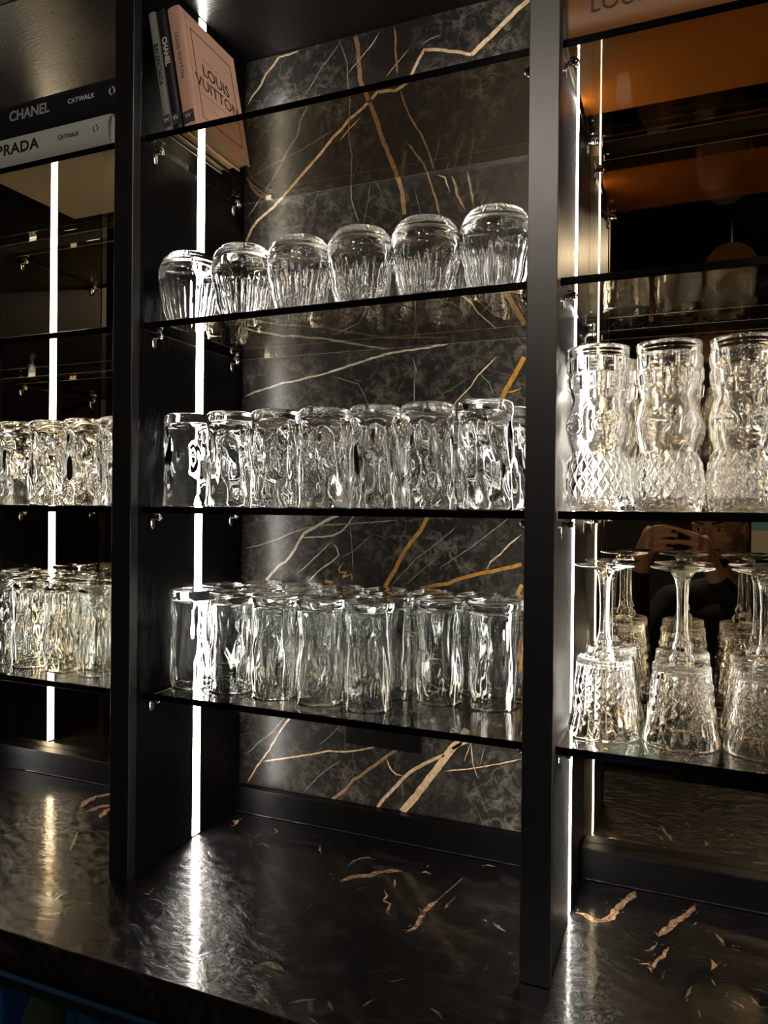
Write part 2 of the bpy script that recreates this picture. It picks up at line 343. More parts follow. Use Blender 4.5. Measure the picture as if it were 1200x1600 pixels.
# mirrors and marble
for i in (0, 2):
    x0, x1 = BX[i]
    tag(bx('mirror_panel', x0 + 0.0004, x1 - 0.0004, MIRROR_Y, MIRROR_Y + 0.006, 0.944, Z_CEIL - 0.001, M_mirror),
        'bronze tinted mirror panel at the back of the %s' % ('left bay beneath the stacked large books' if i == 0 else 'right bay behind goblets and carved tumblers'), 'mirror')
VEINS=[(3.5,0,[(-605,2179),(-624,2177),(-642,2177),(-654,2165),(-668,2154),(-677,2139),(-684,2131),(-696,2121),(-706,2108)]),
(1.9,1,[(-526,2180),(-541,2162),(-561,2143),(-574,2126),(-591,2104)]),
(1.9,1,[(-530,2179),(-516,2141),(-514,2109),(-510,2078),(-512,2024),(-506,1988),(-507,1953),(-506,1918),(-497,1890),(-490,1874)]),
(7.1,2,[(-502,2184),(-497,2163),(-496,2144),(-492,2105),(-478,2075),(-468,2050),(-461,2030),(-451,2001),(-444,1985),(-434,1960),(-425,1938),(-418,1916),(-414,1881)]),
(2.1,0,[(-459,2177),(-473,2158),(-487,2146),(-504,2132),(-513,2123)]),
(3.6,2,[(-435,2183),(-432,2160),(-432,2137),(-428,2104)]),
(1.4,0,[(-409,2138),(-425,2124),(-447,2103)]),
(2.4,1,[(-356,2148),(-374,2146),(-390,2139)]),
(7.1,0,[(-219,2170),(-240,2156),(-261,2141),(-286,2122),(-308,2107)]),
(4.7,0,[(-308,2107),(-327,2115),(-347,2121),(-366,2128),(-384,2131),(-391,2121),(-399,2106),(-405,2096),(-411,2086),(-429,2078),(-445,2080),(-462,2082),(-474,2072),(-487,2061),(-512,2047),(-525,2034),(-538,2025),(-551,2013),(-564,2000),(-588,1980),(-613,1958),(-631,1943),(-649,1928),(-665,1918),(-682,1908),(-694,1895),(-707,1876)]),
(2.4,1,[(-587,2085),(-600,2064),(-605,2041),(-616,2027),(-627,2013),(-640,1991),(-654,1973),(-668,1955),(-687,1933),(-705,1914)]),
(2.1,0,[(-491,2047),(-512,2031),(-529,2015)]),
(2.6,1,[(-704,1981),(-682,1961),(-649,1936)]),
(1.1,1,[(-538,2036),(-595,2015),(-650,2000),(-697,1984)]),
(3.0,2,[(-423,2077),(-416,2055),(-408,2035),(-398,2018),(-388,2001),(-376,1975),(-368,1949),(-364,1941)]),
(3.0,2,[(-412,1994),(-396,1973),(-382,1952),(-374,1932),(-366,1908),(-355,1870)]),
(3.9,2,[(-337,1929),(-331,1914),(-329,1899),(-323,1887),(-315,1874)]),
(2.9,2,[(-313,1932),(-308,1910),(-302,1879)]),
(1.0,1,[(-473,1940),(-477,1906),(-485,1873)]),
(1.0,1,[(-397,1917),(-387,1878)]),
(2.0,0,[(-360,1933),(-348,1928),(-340,1904)]),
(3.1,3,[(-710,1609),(-685,1616),(-657,1622),(-632,1628),(-610,1630),(-586,1634),(-560,1638),(-531,1644),(-502,1651),(-474,1657),(-446,1664),(-403,1667),(-340,1672)]),
(1.0,1,[(-536,1634),(-490,1619),(-462,1567)]),
(7.1,4,[(-223,1644),(-233,1626),(-241,1612),(-248,1601),(-257,1583),(-261,1549)]),
(3.8,4,[(-226,1599),(-241,1594),(-250,1593)]),
(1.9,0,[(-265,1647),(-280,1633),(-293,1621),(-304,1605),(-326,1584),(-339,1562)]),
(1.5,1,[(-290,1623),(-275,1609),(-268,1590)]),
(1.8,1,[(-397,1656),(-392,1634),(-395,1614),(-394,1574)]),
(6.5,4,[(-370,1410),(-376,1396),(-382,1385),(-395,1371),(-405,1357),(-416,1339),(-425,1320),(-433,1308),(-441,1295),(-446,1278)]),
(5.3,4,[(-381,1296),(-361,1301),(-337,1305),(-320,1313),(-303,1318),(-286,1323),(-270,1326),(-248,1332),(-224,1339)]),
(2.3,0,[(-277,1329),(-270,1341),(-254,1355),(-241,1369),(-224,1383)]),
(1.5,1,[(-242,1408),(-271,1385),(-303,1360),(-323,1347),(-351,1328)]),
(1.6,1,[(-324,1392),(-365,1359),(-389,1341),(-432,1296)]),
(1.2,1,[(-351,1346),(-378,1325),(-406,1300)]),
(2.5,4,[(-512,1332),(-522,1321),(-520,1314),(-508,1316),(-516,1306),(-499,1313),(-498,1301)]),
(4.2,4,[(-547,1299),(-533,1298)]),
(5.7,4,[(-223,1309),(-231,1290),(-229,1265),(-232,1233),(-229,1202),(-235,1163),(-228,1145)]),
(7.6,4,[(-224,1256),(-232,1236),(-227,1218)]),
(4.3,3,[(-524,1408),(-546,1399),(-573,1384),(-587,1377),(-595,1366),(-603,1351),(-613,1337),(-621,1329),(-633,1322),(-645,1311),(-658,1296)]),
(2.5,3,[(-494,1409),(-507,1392),(-518,1382),(-534,1374),(-553,1372),(-589,1370)]),
(1.9,1,[(-702,1348),(-679,1353),(-638,1365),(-613,1376),(-589,1384),(-561,1390),(-534,1392),(-477,1396),(-422,1401)]),
(1.6,3,[(-537,1364),(-553,1349),(-576,1328),(-596,1311)]),
(2.1,3,[(-537,1364),(-526,1354),(-522,1343),(-533,1333),(-553,1320),(-564,1310),(-580,1296)]),
(1.0,1,[(-462,1380),(-495,1351),(-522,1337)]),
(1.2,1,[(-503,1392),(-499,1358),(-497,1320)]),
(2.8,0,[(-606,1073),(-624,1050),(-637,1030),(-649,1009),(-676,973),(-693,945)]),
(1.7,1,[(-617,1072),(-641,1042),(-676,1013),(-698,991)]),
(4.6,2,[(-412,1044),(-433,1029),(-452,1012),(-467,1001),(-481,988),(-491,983),(-500,971),(-506,963),(-518,953),(-530,943)]),
(2.5,0,[(-662,987),(-623,997),(-568,1012),(-539,1021),(-507,1024),(-479,1031),(-452,1040)]),
(10.9,0,[(-310,1075),(-320,1061),(-329,1052),(-340,1036),(-354,1015),(-368,996),(-383,975),(-394,959),(-408,941)]),
(5.0,0,[(-340,1042),(-358,1032),(-376,1021),(-391,1011),(-406,997),(-419,981),(-428,971),(-439,959),(-450,943)]),
(4.9,0,[(-292,1073),(-312,1063),(-327,1053)]),
(2.6,0,[(-436,1025),(-432,1015),(-428,1008),(-419,1001),(-405,999)]),
(1.0,1,[(-408,999),(-409,985),(-406,964)]),
(1.7,0,[(-221,1052),(-249,1042),(-283,1031),(-308,1024),(-340,1017)]),
(1.5,0,[(-298,1067),(-296,1049),(-294,1033),(-287,1015)]),
(1.2,0,[(-298,1067),(-304,1048),(-308,1036)]),
(1.2,1,[(-277,1065),(-283,1034)]),
(1.3,1,[(-515,1009),(-547,986),(-576,955),(-584,943)]),
(1.0,1,[(-507,1079),(-535,1046),(-556,1029)]),
(3.0,4,[(-373,1068),(-355,1069)]),
(9.7,0,[(-305,1086),(-310,1075)]),
]
PATCHES=[(9.1,0,[(-959,972),(-968,998),(-971,1022),(-960,1036),(-943,1047)]),
(12.1,0,[(-937,964),(-933,983),(-925,999),(-910,1011)]),
(8.7,0,[(-897,953),(-905,972),(-911,993)]),
(8.1,0,[(-441,924),(-432,936),(-423,948),(-407,958),(-394,974),(-371,986)]),
(3.8,1,[(-449,968),(-447,986),(-440,998),(-432,1004),(-420,1002)]),
(5.7,0,[(-300,930),(-304,912),(-307,897),(-306,876),(-307,856),(-313,843)]),
(1.3,1,[(-300,930),(-294,960),(-286,1001)]),
(2.5,0,[(-375,927),(-366,914),(-365,902),(-354,898),(-351,878),(-342,871)]),
(3.5,0,[(-372,960),(-364,937)]),
(5.5,0,[(-344,992),(-340,999),(-332,995)]),
(3.7,0,[(-271,1046),(-263,1053),(-251,1053)]),
(5.6,0,[(-218,907),(-210,901),(-200,895)]),
(1.7,1,[(-281,928),(-285,915),(-285,928),(-280,948)]),
(6.5,1,[(-447,717),(-437,723),(-424,725),(-410,720)]),
(4.1,1,[(-424,682),(-411,676),(-397,666)]),
(3.4,2,[(-380,675),(-370,684),(-357,693)]),
(4.0,2,[(-344,696),(-338,689),(-332,683)]),
(3.9,1,[(-349,665),(-338,660)]),
(4.0,1,[(-241,727),(-232,723),(-225,716)]),
(2.0,1,[(-307,701),(-304,709),(-300,717)]),
(1.4,1,[(-296,750),(-289,755),(-282,761)]),
(7.5,0,[(-127,973),(-116,973),(-104,965),(-92,969),(-82,979),(-80,993),(-77,1010),(-69,1029),(-57,1060)]),
(2.4,1,[(-123,948),(-117,952)]),
(6.5,0,[(16,1053),(10,1035),(1,1017),(-7,1002),(-15,984),(-26,959)]),
(4.6,0,[(-39,921),(-33,926),(-27,940)]),
(3.7,0,[(-45,892),(-35,896),(-30,888),(-26,907),(-19,919),(-14,940)]),
(5.8,0,[(-35,896),(-30,881)]),
(4.7,1,[(38,995),(44,985),(48,969)]),
(4.0,1,[(14,1003),(17,1011)]),
(4.5,0,[(57,967),(64,964)]),
(6.6,0,[(33,933),(36,924),(32,913)]),
(3.5,1,[(32,895),(36,884)]),
(4.1,1,[(10,870),(5,849)]),
(6.1,0,[(51,863),(58,860),(62,856)]),
(4.7,1,[(70,879),(75,870),(79,864)]),
(2.6,1,[(17,834),(19,822)]),
(3.1,1,[(-613,1037),(-600,1025),(-606,1010)]),
(2.9,1,[(-606,969),(-600,981),(-578,972)]),
(2.9,1,[(-517,1012),(-501,985)]),
(6.3,0,[(-688,1028),(-683,1036),(-676,1018)]),
(3.0,1,[(-621,991),(-622,1005),(-619,1014)]),
(2.1,1,[(-427,706),(-418,705)]),
(2.1,1,[(-1004,856),(-1003,875),(-1007,908)]),
(3.0,1,[(-850,844),(-879,883),(-890,898)]),
(2.6,1,[(-668,792),(-660,791),(-664,807)]),
]
def ribbon(bm, pts, wmm, mi, plane, off, jit, taper=True, rnd=random):
    """a vein lying in the stone surface: a strip with an uneven outline"""
    P = [Vector((p[0] / 1000, p[1] / 1000)) for p in pts]
    fine = []
    for a, b in zip(P, P[1:]):
        n = max(1, int((b - a).length / 0.004))
        for k in range(n): fine.append(a.lerp(b, k / n))
    fine.append(P[-1]); n = len(fine); sd = rnd.random() * 100
    rows = []
    for i, p in enumerate(fine):
        d = (fine[min(i + 1, n - 1)] - fine[max(i - 1, 0)]).normalized(); q = Vector((-d.y, d.x))
        e = min(1.0, (min(i, n - 1 - i) + 0.35) / 3.0) if taper else 1.0
        nn = noise.noise(Vector((i * 0.33, sd, 0))); n2 = noise.noise(Vector((i * 0.21, sd, 9)))
        w_ = wmm / 2000 * e
        c = p + q * n2 * wmm / 1000 * jit * 0.5 + q * noise.noise(Vector((i * 0.5, sd, 4))) * 0.0007
        wl = w_ * (1 + nn * jit * 1.3); wr = w_ * (1 + noise.noise(Vector((i * 0.41, sd, 20))) * jit * 1.6)
        rows.append((c + q * max(wl, 0.0002), c - q * max(wr, 0.0002)))
    vs = []
    for a, b in rows:
        f = (lambda v: (v.x, plane - off, v.y)) if off > 0 else (lambda v: (v.x, v.y, plane - off))
        vs.append((bm.verts.new(f(a)), bm.verts.new(f(b))))
    for (a, b), (c, d) in zip(vs, vs[1:]):
        fc = bm.faces.new((a, b, d, c)); fc.material_index = mi
def clip_x(pts, lo, hi):
    return [p for p in pts if lo < p[0] < hi]
bm = bmesh.new()
x0, x1 = BX[1]
box(bm, x0 + 0.0004, x1 - 0.0004, MARBLE_Y, MARBLE_Y + 0.012, 0.944, Z_CEIL - 0.001)
for wd, c, pts in VEINS:
    pts = [p for p in pts if x0 * 1000 - 14 < p[0] < x1 * 1000 + 14 and 930 < p[1] < 2195]
    pts = [(min(max(p[0], x0 * 1000 + 6), x1 * 1000 - 6), min(max(p[1], 943), 2180)) for p in pts]
    if len(pts) > 1: ribbon(bm, pts, wd, 1 + c, MARBLE_Y, 0.00012, 0.36 if wd < 4 else 0.16, wd < 4)
tag(obj('marble_back_panel', bm, [M_marble] + M_veins), 'dark grey marble slab with gold and white veins behind the middle bay', 'marble panel')

# ------------------------------------------------------------------ counter and the cooler under it
bm = bmesh.new()
box(bm, -1.9, 0.95, 0.654, 1.15, ZC - 0.0435, ZC, 0.0015)
rs = random.Random(5)
for wd, c, pts in PATCHES:
    pts = [p for p in pts if p[1] < 1064]
    ribbon(bm, pts, wd * 1.15, 1 + c, ZC, -0.00012, 0.6)
    for q in range(int(len(pts) * 1.5) if wd > 4 else 0):        # crumbs of quartz around the larger patches
        a = pts[rs.randrange(len(pts))]; x, y, an, l = a[0] + rs.gauss(0, wd * 0.9), a[1] + rs.gauss(0, wd * 0.8), rs.uniform(0, 3), rs.uniform(1.5, 5)
        if y < 1060: ribbon(bm, [(x, y), (x + l * math.cos(an), y + l * math.sin(an)), (x + 1.8 * l * math.cos(an + 0.5), y + 1.8 * l * math.sin(an + 0.5))], rs.uniform(0.6, 2.2), 1 + c, ZC, -0.0001, 0.6, rnd=rs)
for k in range(70):
    x, y, a = rs.uniform(-1.3, 0.35), rs.uniform(0.67, 1.05), rs.gauss(0.7, 0.5); l = rs.uniform(3, 13)
    p = [(x * 1000 + math.cos(a + b) * l * t, y * 1000 + math.sin(a + b) * l * t) for t, b in ((-1, 0.2), (0, 0), (1, -0.3))]
    ribbon(bm, p, rs.uniform(0.5, 1.3), 3, ZC, -0.0001, 0.6, rnd=rs)
tag(obj('countertop', bm, [M_stone] + M_patch), 'black stone counter with copper quartz patches under the shelving', 'countertop')
M_rail = bump(mat('dark_anthracite_metal', (0.012, 0.013, 0.016), 0.3, 0.6), (1, 30, 30), 20, 0.1, 0.0005)
M_blueglass = panemat('cooler_door_glass', (0.55, 0.65, 0.72))
M_blue = emit('cooler_blue_light', (0.12, 0.45, 0.85), 7.0)
M_cool = mat('cooler_lining', (0.25, 0.3, 0.34), 0.4)
t = thing('bottle_cooler', 'dark under-counter cooler with blue lit glass door below the counter', 'cooler', (-0.9, 0.9, 0.0))
def cb(name, a, b, c, d, e, f, m, bev=0.0008, parent=None):
    return bx(name, a + 0.9, b + 0.9, c - 0.9, d - 0.9, e, f, m, parent or t, bev)
bm = bmesh.new()
for a in ((-1.5, -0.3, 1.1, 1.14, 0.02, 0.856), (-1.5, -1.47, 0.69, 1.1, 0.02, 0.856), (-0.33, -0.3, 0.69, 1.1, 0.02, 0.856),
          (-1.47, -0.33, 0.69, 1.1, 0.828, 0.856), (-1.47, -0.33, 0.69, 1.1, 0.02, 0.06)):
    box(bm, a[0] + 0.9, a[1] + 0.9, a[2] - 0.9, a[3] - 0.9, a[4], a[5], 0.001)
obj('cabinet', bm, M_rail, t)
bm = bmesh.new()
for z in (0.856, 0.848, 0.841, 0.835):
    box(bm, -0.6, 0.6, 0.672 - 0.9 + (0.856 - z) * 0.3, 0.6895 - 0.9, z - 0.0055, z - 0.0005, 0.001)
obj('rail', bm, M_rail, t)
bm = bmesh.new(); box(bm, -0.569, 0.569, 1.094 - 0.9, 1.099 - 0.9, 0.061, 0.826); obj('lining', bm, M_cool, t)
bm = bmesh.new(); box(bm, -0.56, 0.56, 0.70 - 0.9, 0.71 - 0.9, 0.819, 0.827, 0.001); obj('lamp', bm, M_blue, t)
for k in range(2):
    a = -0.598 + k * 0.6; b = a + 0.596
    d = obj('door', (lambda bm: (box(bm, a, b, -0.226, -0.2125, 0.814, 0.826, 0.001), box(bm, a, b, -0.226, -0.2125, 0.03, 0.07, 0.001),
                     box(bm, a, a + 0.03, -0.226, -0.2125, 0.07, 0.814, 0.001), box(bm, b - 0.03, b, -0.226, -0.2125, 0.07, 0.814, 0.001), bm)[-1])(bmesh.new()), M_rail, t)
    bm = bmesh.new(); box(bm, a + 0.03, b - 0.03, -0.222, -0.218, 0.07, 0.814); obj('pane', bm, M_blueglass, d)
    for j in range(4):
        pass
bm = bmesh.new(); box(bm, -0.565, 0.565, -0.16, 0.18, 0.45, 0.456); obj('shelf', bm, M_alu, t)
r5 = random.Random(3)
M_bot = [mat('dark_green_glass', (0.02, 0.08, 0.05), 0.1), mat('pale_blue_bottle', (0.25, 0.45, 0.6), 0.12), mat('amber_bottle', (0.2, 0.09, 0.02), 0.1)]
bprof = [(0, 0, 0), (0.03, 0, 0), (0.032, 0.004, 0), (0.032, 0.19, 0), (0.028, 0.215, 0), (0.014, 0.245, 0), (0.0125, 0.30, 0), (0.0145, 0.302, 0), (0.0145, 0.312, 0), (0.0, 0.312, 0)]
bsrc = {}
for k in range(7):
    mi = k % 3
    if mi not in bsrc: bsrc[mi] = smooth(obj('tmp', lathe(bprof, 32), M_bot[mi]), 0.6).data; bpy.data.objects.remove(bpy.data.objects['tmp'])
    o = obj('bottle', bsrc[mi]); o.location = (-1.40 + k * 0.105, 0.80 + 0.02 * (k % 2), 0.457)
    tag(o, '%s bottle standing in the blue lit cooler, %s from the left' % (['dark green', 'pale blue', 'amber'][mi], ['first', 'second', 'third', 'fourth', 'fifth', 'sixth', 'seventh'][k]), 'bottle', 'bottles in the cooler')

# ------------------------------------------------------------------ power sockets on the marble
t = thing('power_socket', 'black double power socket plate on the marble under the lowest shelf', 'power socket', (-0.440, MARBLE_Y - 0.0005, 1.078))
bx('cover_plate', -0.066, 0.066, -0.006, 0, -0.038, 0.026, M_blackplastic, t, 0.0015)
for k in (-1, 1):
    bm = bmesh.new(); c = k * 0.031
    tube(bm, [(c, -0.006, 0.008), (c, -0.0085, 0.008)], [0.0235, 0.0225], 36)
    s_ = obj('socket_insert', bm, M_blackplastic, t)
    bm = bmesh.new()
    for q in (-1, 1):
        cx = c + q * 0.010
        ring = [(cx + 0.006 * math.cos(a), -0.0088, 0.010 + 0.006 * math.sin(a)) for a in [2 * PI * i / 20 for i in range(21)]]
        tube(bm, ring, 0.0006, 6, False)
    tube(bm, [(c - 0.004, -0.0088, 0.006), (c + 0.004, -0.0088, 0.014)], 0.0005, 6); tube(bm, [(c - 0.004, -0.0088, 0.014), (c + 0.004, -0.0088, 0.006)], 0.0005, 6)
    obj('contact_hole', bm, M_gap, s_)

# ------------------------------------------------------------------ glass shelves and their clips
ORD = ['first', 'second', 'third', 'fourth', 'fifth', 'sixth', 'seventh', 'eighth', 'ninth']
LEV = ['top', 'second', 'third', 'lowest']
M_arris_glint = mat('ground_arris_glint', (0.45, 0.43, 0.38), 0.3)  # pale colour paints the bright glint along the lower back and side arrises
def shelf(x0, x1, z, lab):
    bm = bmesh.new(); box(bm, x0, x1, SH_Y0, SH_Y1, z - SH_T, z, 0.0005, seg=1)
    for f in bm.faces:
        f.normal_update(); n_ = f.normal; f.material_index = 1 if n_.y < -0.5 else (2 if n_.z < -0.3 and (n_.y > 0.3 or abs(n_.x) > 0.3) and max(abs(n_.x), abs(n_.y), abs(n_.z)) < 0.95 else 0)
    o = obj('glass_shelf', bm, [M_pane, M_edge, M_arris_glint]); return tag(o, lab, 'glass shelf', 'bronze glass shelves')
what = {(0, 0): 'under two large stacked books', (0, 1): 'standing empty', (0, 2): 'carrying tall faceted glasses', (0, 3): 'carrying tall wavy glasses',
        (1, 0): 'under three small leaning books', (1, 1): 'carrying round ribbed tumblers', (1, 2): 'carrying tall faceted glasses', (1, 3): 'carrying tall wavy glasses',
        (2, 0): 'under a large orange book', (2, 1): 'standing empty', (2, 2): 'carrying carved face tumblers', (2, 3): 'carrying inverted stemmed goblets'}
csrc = None
for b, (x0, x1) in enumerate(BX):
    for k, z in enumerate(SH_Z):
        shelf(x0 + 0.0012, x1 - 0.0012, z, 'dark bronze glass shelf %s in the %s bay' % (what[(b, k)], BAYS[b]))
        for side, xs in ((1, x0), (-1, x1)):
            for fb, yy in (('front', 0.851), ('back', 1.047)):
                if b == 0 and side == 1: rz = 0
                lab = 'chrome shelf clip under the %s shelf, %s %s corner, %s bay' % (LEV[k], fb, 'left' if side == 1 else 'right', BAYS[b])
                loc = (xs, yy, z - SH_T); rz = 0 if side == 1 else PI
                if csrc is None:
                    csrc = thing('shelf_clip', lab, 'shelf clip', loc, (0, 0, rz), 'chrome shelf clips')
                    bm = bmesh.new()
                    pr = [(0.0004, 0.0052 * math.cos(a), -0.0135 + 0.0095 * math.sin(a)) for a in [2 * PI * i / 24 for i in range(24)]]
                    va = [bm.verts.new(p) for p in pr]; vb = [bm.verts.new((0.0024, p[1], p[2])) for p in pr]
                    vc = [bm.verts.new((0.0032, p[1] * 0.8, -0.0135 + (p[2] + 0.0135) * 0.8)) for p in pr]
                    bm.faces.new(va[::-1]); bm.faces.new(vc)
                    for q in range(24):
                        bm.faces.new((va[q], va[(q + 1) % 24], vb[(q + 1) % 24], vb[q])); bm.faces.new((vb[q], vb[(q + 1) % 24], vc[(q + 1) % 24], vc[q]))
                    smooth(obj('plate', bm, M_chrome, csrc), 0.9)
                    bm = bmesh.new(); tube(bm, [(0.0028, 0, -0.0062), (0.0115, 0, -0.0062)], [0.0034, 0.0034], 16)
                    ellip(bm, (0.0125, 0, -0.006), (0.004, 0.0048, 0.0048)); smooth(obj('peg', bm, M_chrome, csrc), 0.9)
                    bm = bmesh.new(); tube(bm, [(0.0095, 0, -0.0024), (0.0095, 0, -0.0003)], [0.0036, 0.0042], 20); smooth(obj('sucker_pad', bm, mat('grey_rubber', (0.12, 0.12, 0.12), 0.3), csrc), 0.9)
                else: dup(csrc, loc, rz, lab)

# ------------------------------------------------------------------ drinking glasses
def closed(outer, inner):
    return outer + inner
# 1. round stemless tumbler with ribbed sides (stands on its rim)
H1 = 0.1025
def prof_round():
    o = []   # z from the closed foot (0) up to the rim (H1), later turned over
    tab = [(0.0, 0.0285), (0.004, 0.0335), (0.011, 0.0393), (0.021, 0.0433), (0.031, 0.0444), (0.045, 0.0434), (0.075, 0.0376), (0.1025, 0.0310)]
    o.append((0, 0.0015, 0)); o.append((0.012, 0.001, 0)); o.append((0.0255, 0.0, 1))
    for i in range(40):
        z = 0.0008 + (H1 - 0.0018) * (i / 39)
        o.append((interp(tab, z), z, 1))
    r = 0.0305; o += [(r - 0.0006, H1, 0), (r - 0.0014, H1, 0)]
    for i in range(26):
        z = H1 - 0.001 - (H1 - 0.019) * (i / 25)
        o.append((interp(tab, z) - 0.0022 - 0.004 * smoothstep(0.04, 0.016, z), z, 2))
    o += [(0.026, 0.0135, 0), (0.016, 0.0118, 0), (0.0, 0.0112, 0)]
    return o
def d_round(t, r, z, k):
    if k == 2: return r
    if z < 0.014: a = 0.0009 * abs(math.sin(20 * t)) * smoothstep(0.016, 0.004, z); return r - a
    a = 0.0009 * smoothstep(0.040, 0.056, z) * (1 - 0.7 * smoothstep(0.088, 0.1025, z))
    return r - a * (1 - abs(math.sin(15 * t))) ** 1.2
# 2. tall faceted glass, sides pressed into crossing planes
H2 = 0.132
def prof_facet():
    o = [(0, 0.002, 0), (0.018, 0.0015, 0), (0.0275, 0.0, 1), (0.0305, 0.0012, 1)]
    n = 56
    for i in range(n):
        z = 0.004 + (H2 - 0.005) * i / (n - 1)
        r = 0.0331 + 0.0010 * smoothstep(0.0, 0.012, z) + 0.0005 * z / H2
        o.append((r, z, 1))
    o += [(0.0345, H2, 0), (0.0335, H2, 0)]
    for i in range(28):
        z = H2 - 0.001 - (H2 - 0.016) * i / 27
        o.append((0.0322 - 0.0020 * smoothstep(0.06, 0.014, z), z, 3))
    o += [(0.027, 0.0130, 0), (0.014, 0.0115, 0), (0, 0.011, 0)]
    return o
def d_facet(t, r, z, k):
    u = z / H2
    f = 0.0
    # planes leaning left and right, meeting in long ridges
    a = math.cos(3 * t + 5.2 * u + 0.5 * math.sin(7 * u)); b = math.cos(4 * t - 4.6 * u + 1.3)
    c = noise.noise(Vector((math.cos(t) * 1.7, math.sin(t) * 1.7, u * 3.3))) * 1.8
    f = -max(abs(a) - 0.35, 0) * 0.0027 - max(abs(b) - 0.30, 0) * 0.0024 + c * 0.0006
    f -= 0.0012 * abs(noise.noise(Vector((math.cos(t) * 2.4, math.sin(t) * 2.4, 7 + u * 1.6)))); f *= 1 - 0.35 * smoothstep(0.6, 0.8, u)
    e = smoothstep(0.10, 0.22, u) * (1 - 0.75 * smoothstep(0.86, 1.0, u))
    if k == 3: return r + f * e * 0.2
    return r + f * e
# 3. tall wavy glass
H3 = 0.1405
def prof_wavy():
    o = [(0, 0.0015, 0), (0.02, 0.0012, 0), (0.0314, 0.0, 1), (0.0334, 0.0010, 1), (0.0336, 0.003, 1), (0.0336, 0.009, 1)]
    n = 52
    for i in range(n):
        z = 0.012 + (H3 - 0.0135) * i / (n - 1)
        o.append((0.0314, z, 1))
    o += [(0.0325, H3, 0), (0.0312, H3, 0)]
    for i in range(40):
        z = H3 - 0.001 - (H3 - 0.0170) * i / 39
        o.append((0.0292, z, 4))
    o += [(0.0275, 0.0150, 0), (0.015, 0.0143, 0), (0, 0.0141, 0)]
    return o
def wavy(seed):
    def d(t, r, z, k):
        u = z / H3; c, s = math.cos(t), math.sin(t)
        a = 0.0017 * math.sin(2 * PI * (u * 1.55 + 0.18)) + 0.0022 * noise.noise(Vector((c * 1.9 + seed, s * 1.9, u * 3.0)))
        a += 0.0018 * noise.noise(Vector((c * 4.0, s * 4.0 + seed, u * 2.4 + 5)))
        e = smoothstep(0.07, 0.2, u) * (1 - 0.8 * smoothstep(0.88, 1.0, u))
        if k == 4: a = 0.6 * a + 0.0010 * noise.noise(Vector((c * 4.0, s * 4.0, u * 6 + seed)))
        return r + a * e
    return d
# 4. carved tumbler: brick head band, face with almond eyes, diamond lattice below (stands upright)
H4 = 0.186
def prof_face():
    tab = [(0.0, 0.0330), (0.004, 0.0335), (0.010, 0.0345), (0.030, 0.0362), (0.050, 0.0345), (0.068, 0.0298), (0.084, 0.0335), (0.099, 0.0352), (0.113, 0.0330),
           (0.1265, 0.0290), (0.140, 0.0322), (0.150, 0.0330), (0.175, 0.0333), (0.186, 0.0340)]
    o = [(0, 0.002, 0), (0.022, 0.0018, 0), (0.033, 0.0, 1)]
    n = 130
    for i in range(n):
        z = 0.0012 + (H4 - 0.0022) * i / (n - 1); o.append((interp(tab, z), z, 1))
    o += [(0.0338, H4, 0), (0.0322, H4, 0)]
    for i in range(40):
        z = H4 - 0.001 - (H4 - 0.015) * i / 39; o.append((interp(tab, z) - 0.0042, z, 2))
    o += [(0.026, 0.0128, 0), (0.012, 0.012, 0), (0, 0.0118, 0)]
    return o
def d_face(t, r, z, k):
    if k == 2: return r
    h = 0.0
    if z < 0.006: h = 0.0004
    elif z < 0.066:                                   # lattice
        u = 9 * t + z * 260 * 0.6; v = 9 * t - z * 260 * 0.6
        e = smoothstep(0.006, 0.010, z) * smoothstep(0.068, 0.060, z)
        g = min(abs(math.sin(u)), abs(math.sin(v)))
        h = (0.0021 * min(1.0, g * 1.6) - 0.0012) * e + 0.0004 * e * (1 if g > 0.75 else 0)
    elif z < 0.127:                                   # two faces, front and back
        tt = (t % PI) - PI / 2                        # -pi/2 .. pi/2 about each face
        zz = z - 0.098
        for s in (-1, 1):
            ex = (tt - s * 0.60) / 0.36; ez = (zz + 0.001 + 0.0015 * abs(ex)) / 0.0095
            q = ex * ex + ez * ez
            if q < 1: h += 0.0022 * (1 - q) ** 0.5 - (0.0016 if abs(ez) < 0.10 and q < 0.8 else 0)
            if 1 < q < 1.5: h += 0.0014 * math.sin(PI * (q - 1) / 0.5)
            if 2.0 < q < 2.5: h += 0.0006 * math.sin(PI * (q - 2) / 0.5)
        n_ = math.exp(-(tt / 0.12) ** 2) * smoothstep(-0.020, -0.012, zz) * smoothstep(0.022, 0.010, zz); h += 0.0030 * n_
        m_ = math.exp(-((zz + 0.021) / 0.0022) ** 2) * math.exp(-(tt / 0.3) ** 2); h += 0.0012 * m_
    elif 0.135 < z < 0.174:                           # two courses of bricks
        c = 0 if z < 0.1545 else 1
        zz = (z - 0.135) / 0.0195 - c
        v = abs((t * 14 / (2 * PI) + 0.5 * c) % 1.0 - 0.5)
        h = 0.0018 * smoothstep(0.10, 0.22, zz) * smoothstep(0.95, 0.80, zz) * smoothstep(0.46, 0.38, v)
    elif z >= 0.1745:
        h = 0.0009 * abs(math.sin((z - 0.1745) / 0.0045 * PI))
    return r + h
def glass_mesh(name, prof, disp, seg, h=None, m=M_glass, ang=None):
    me = bpy.data.meshes.new(name); b = lathe(prof, seg, disp, h); b.to_mesh(me); b.free(); me.materials.append(m); smooth(me, ang); return me
ME1 = glass_mesh('ribbed_tumbler', prof_round(), d_round, 180, H1)
ME2 = [glass_mesh('faceted_highball', prof_facet(), d_facet, 96, H2)]
ME3 = [glass_mesh('wavy_highball', prof_wavy(), wavy(sd), 96, H3, M_glassg) for sd in (0.0, 11.3, 23.7)]
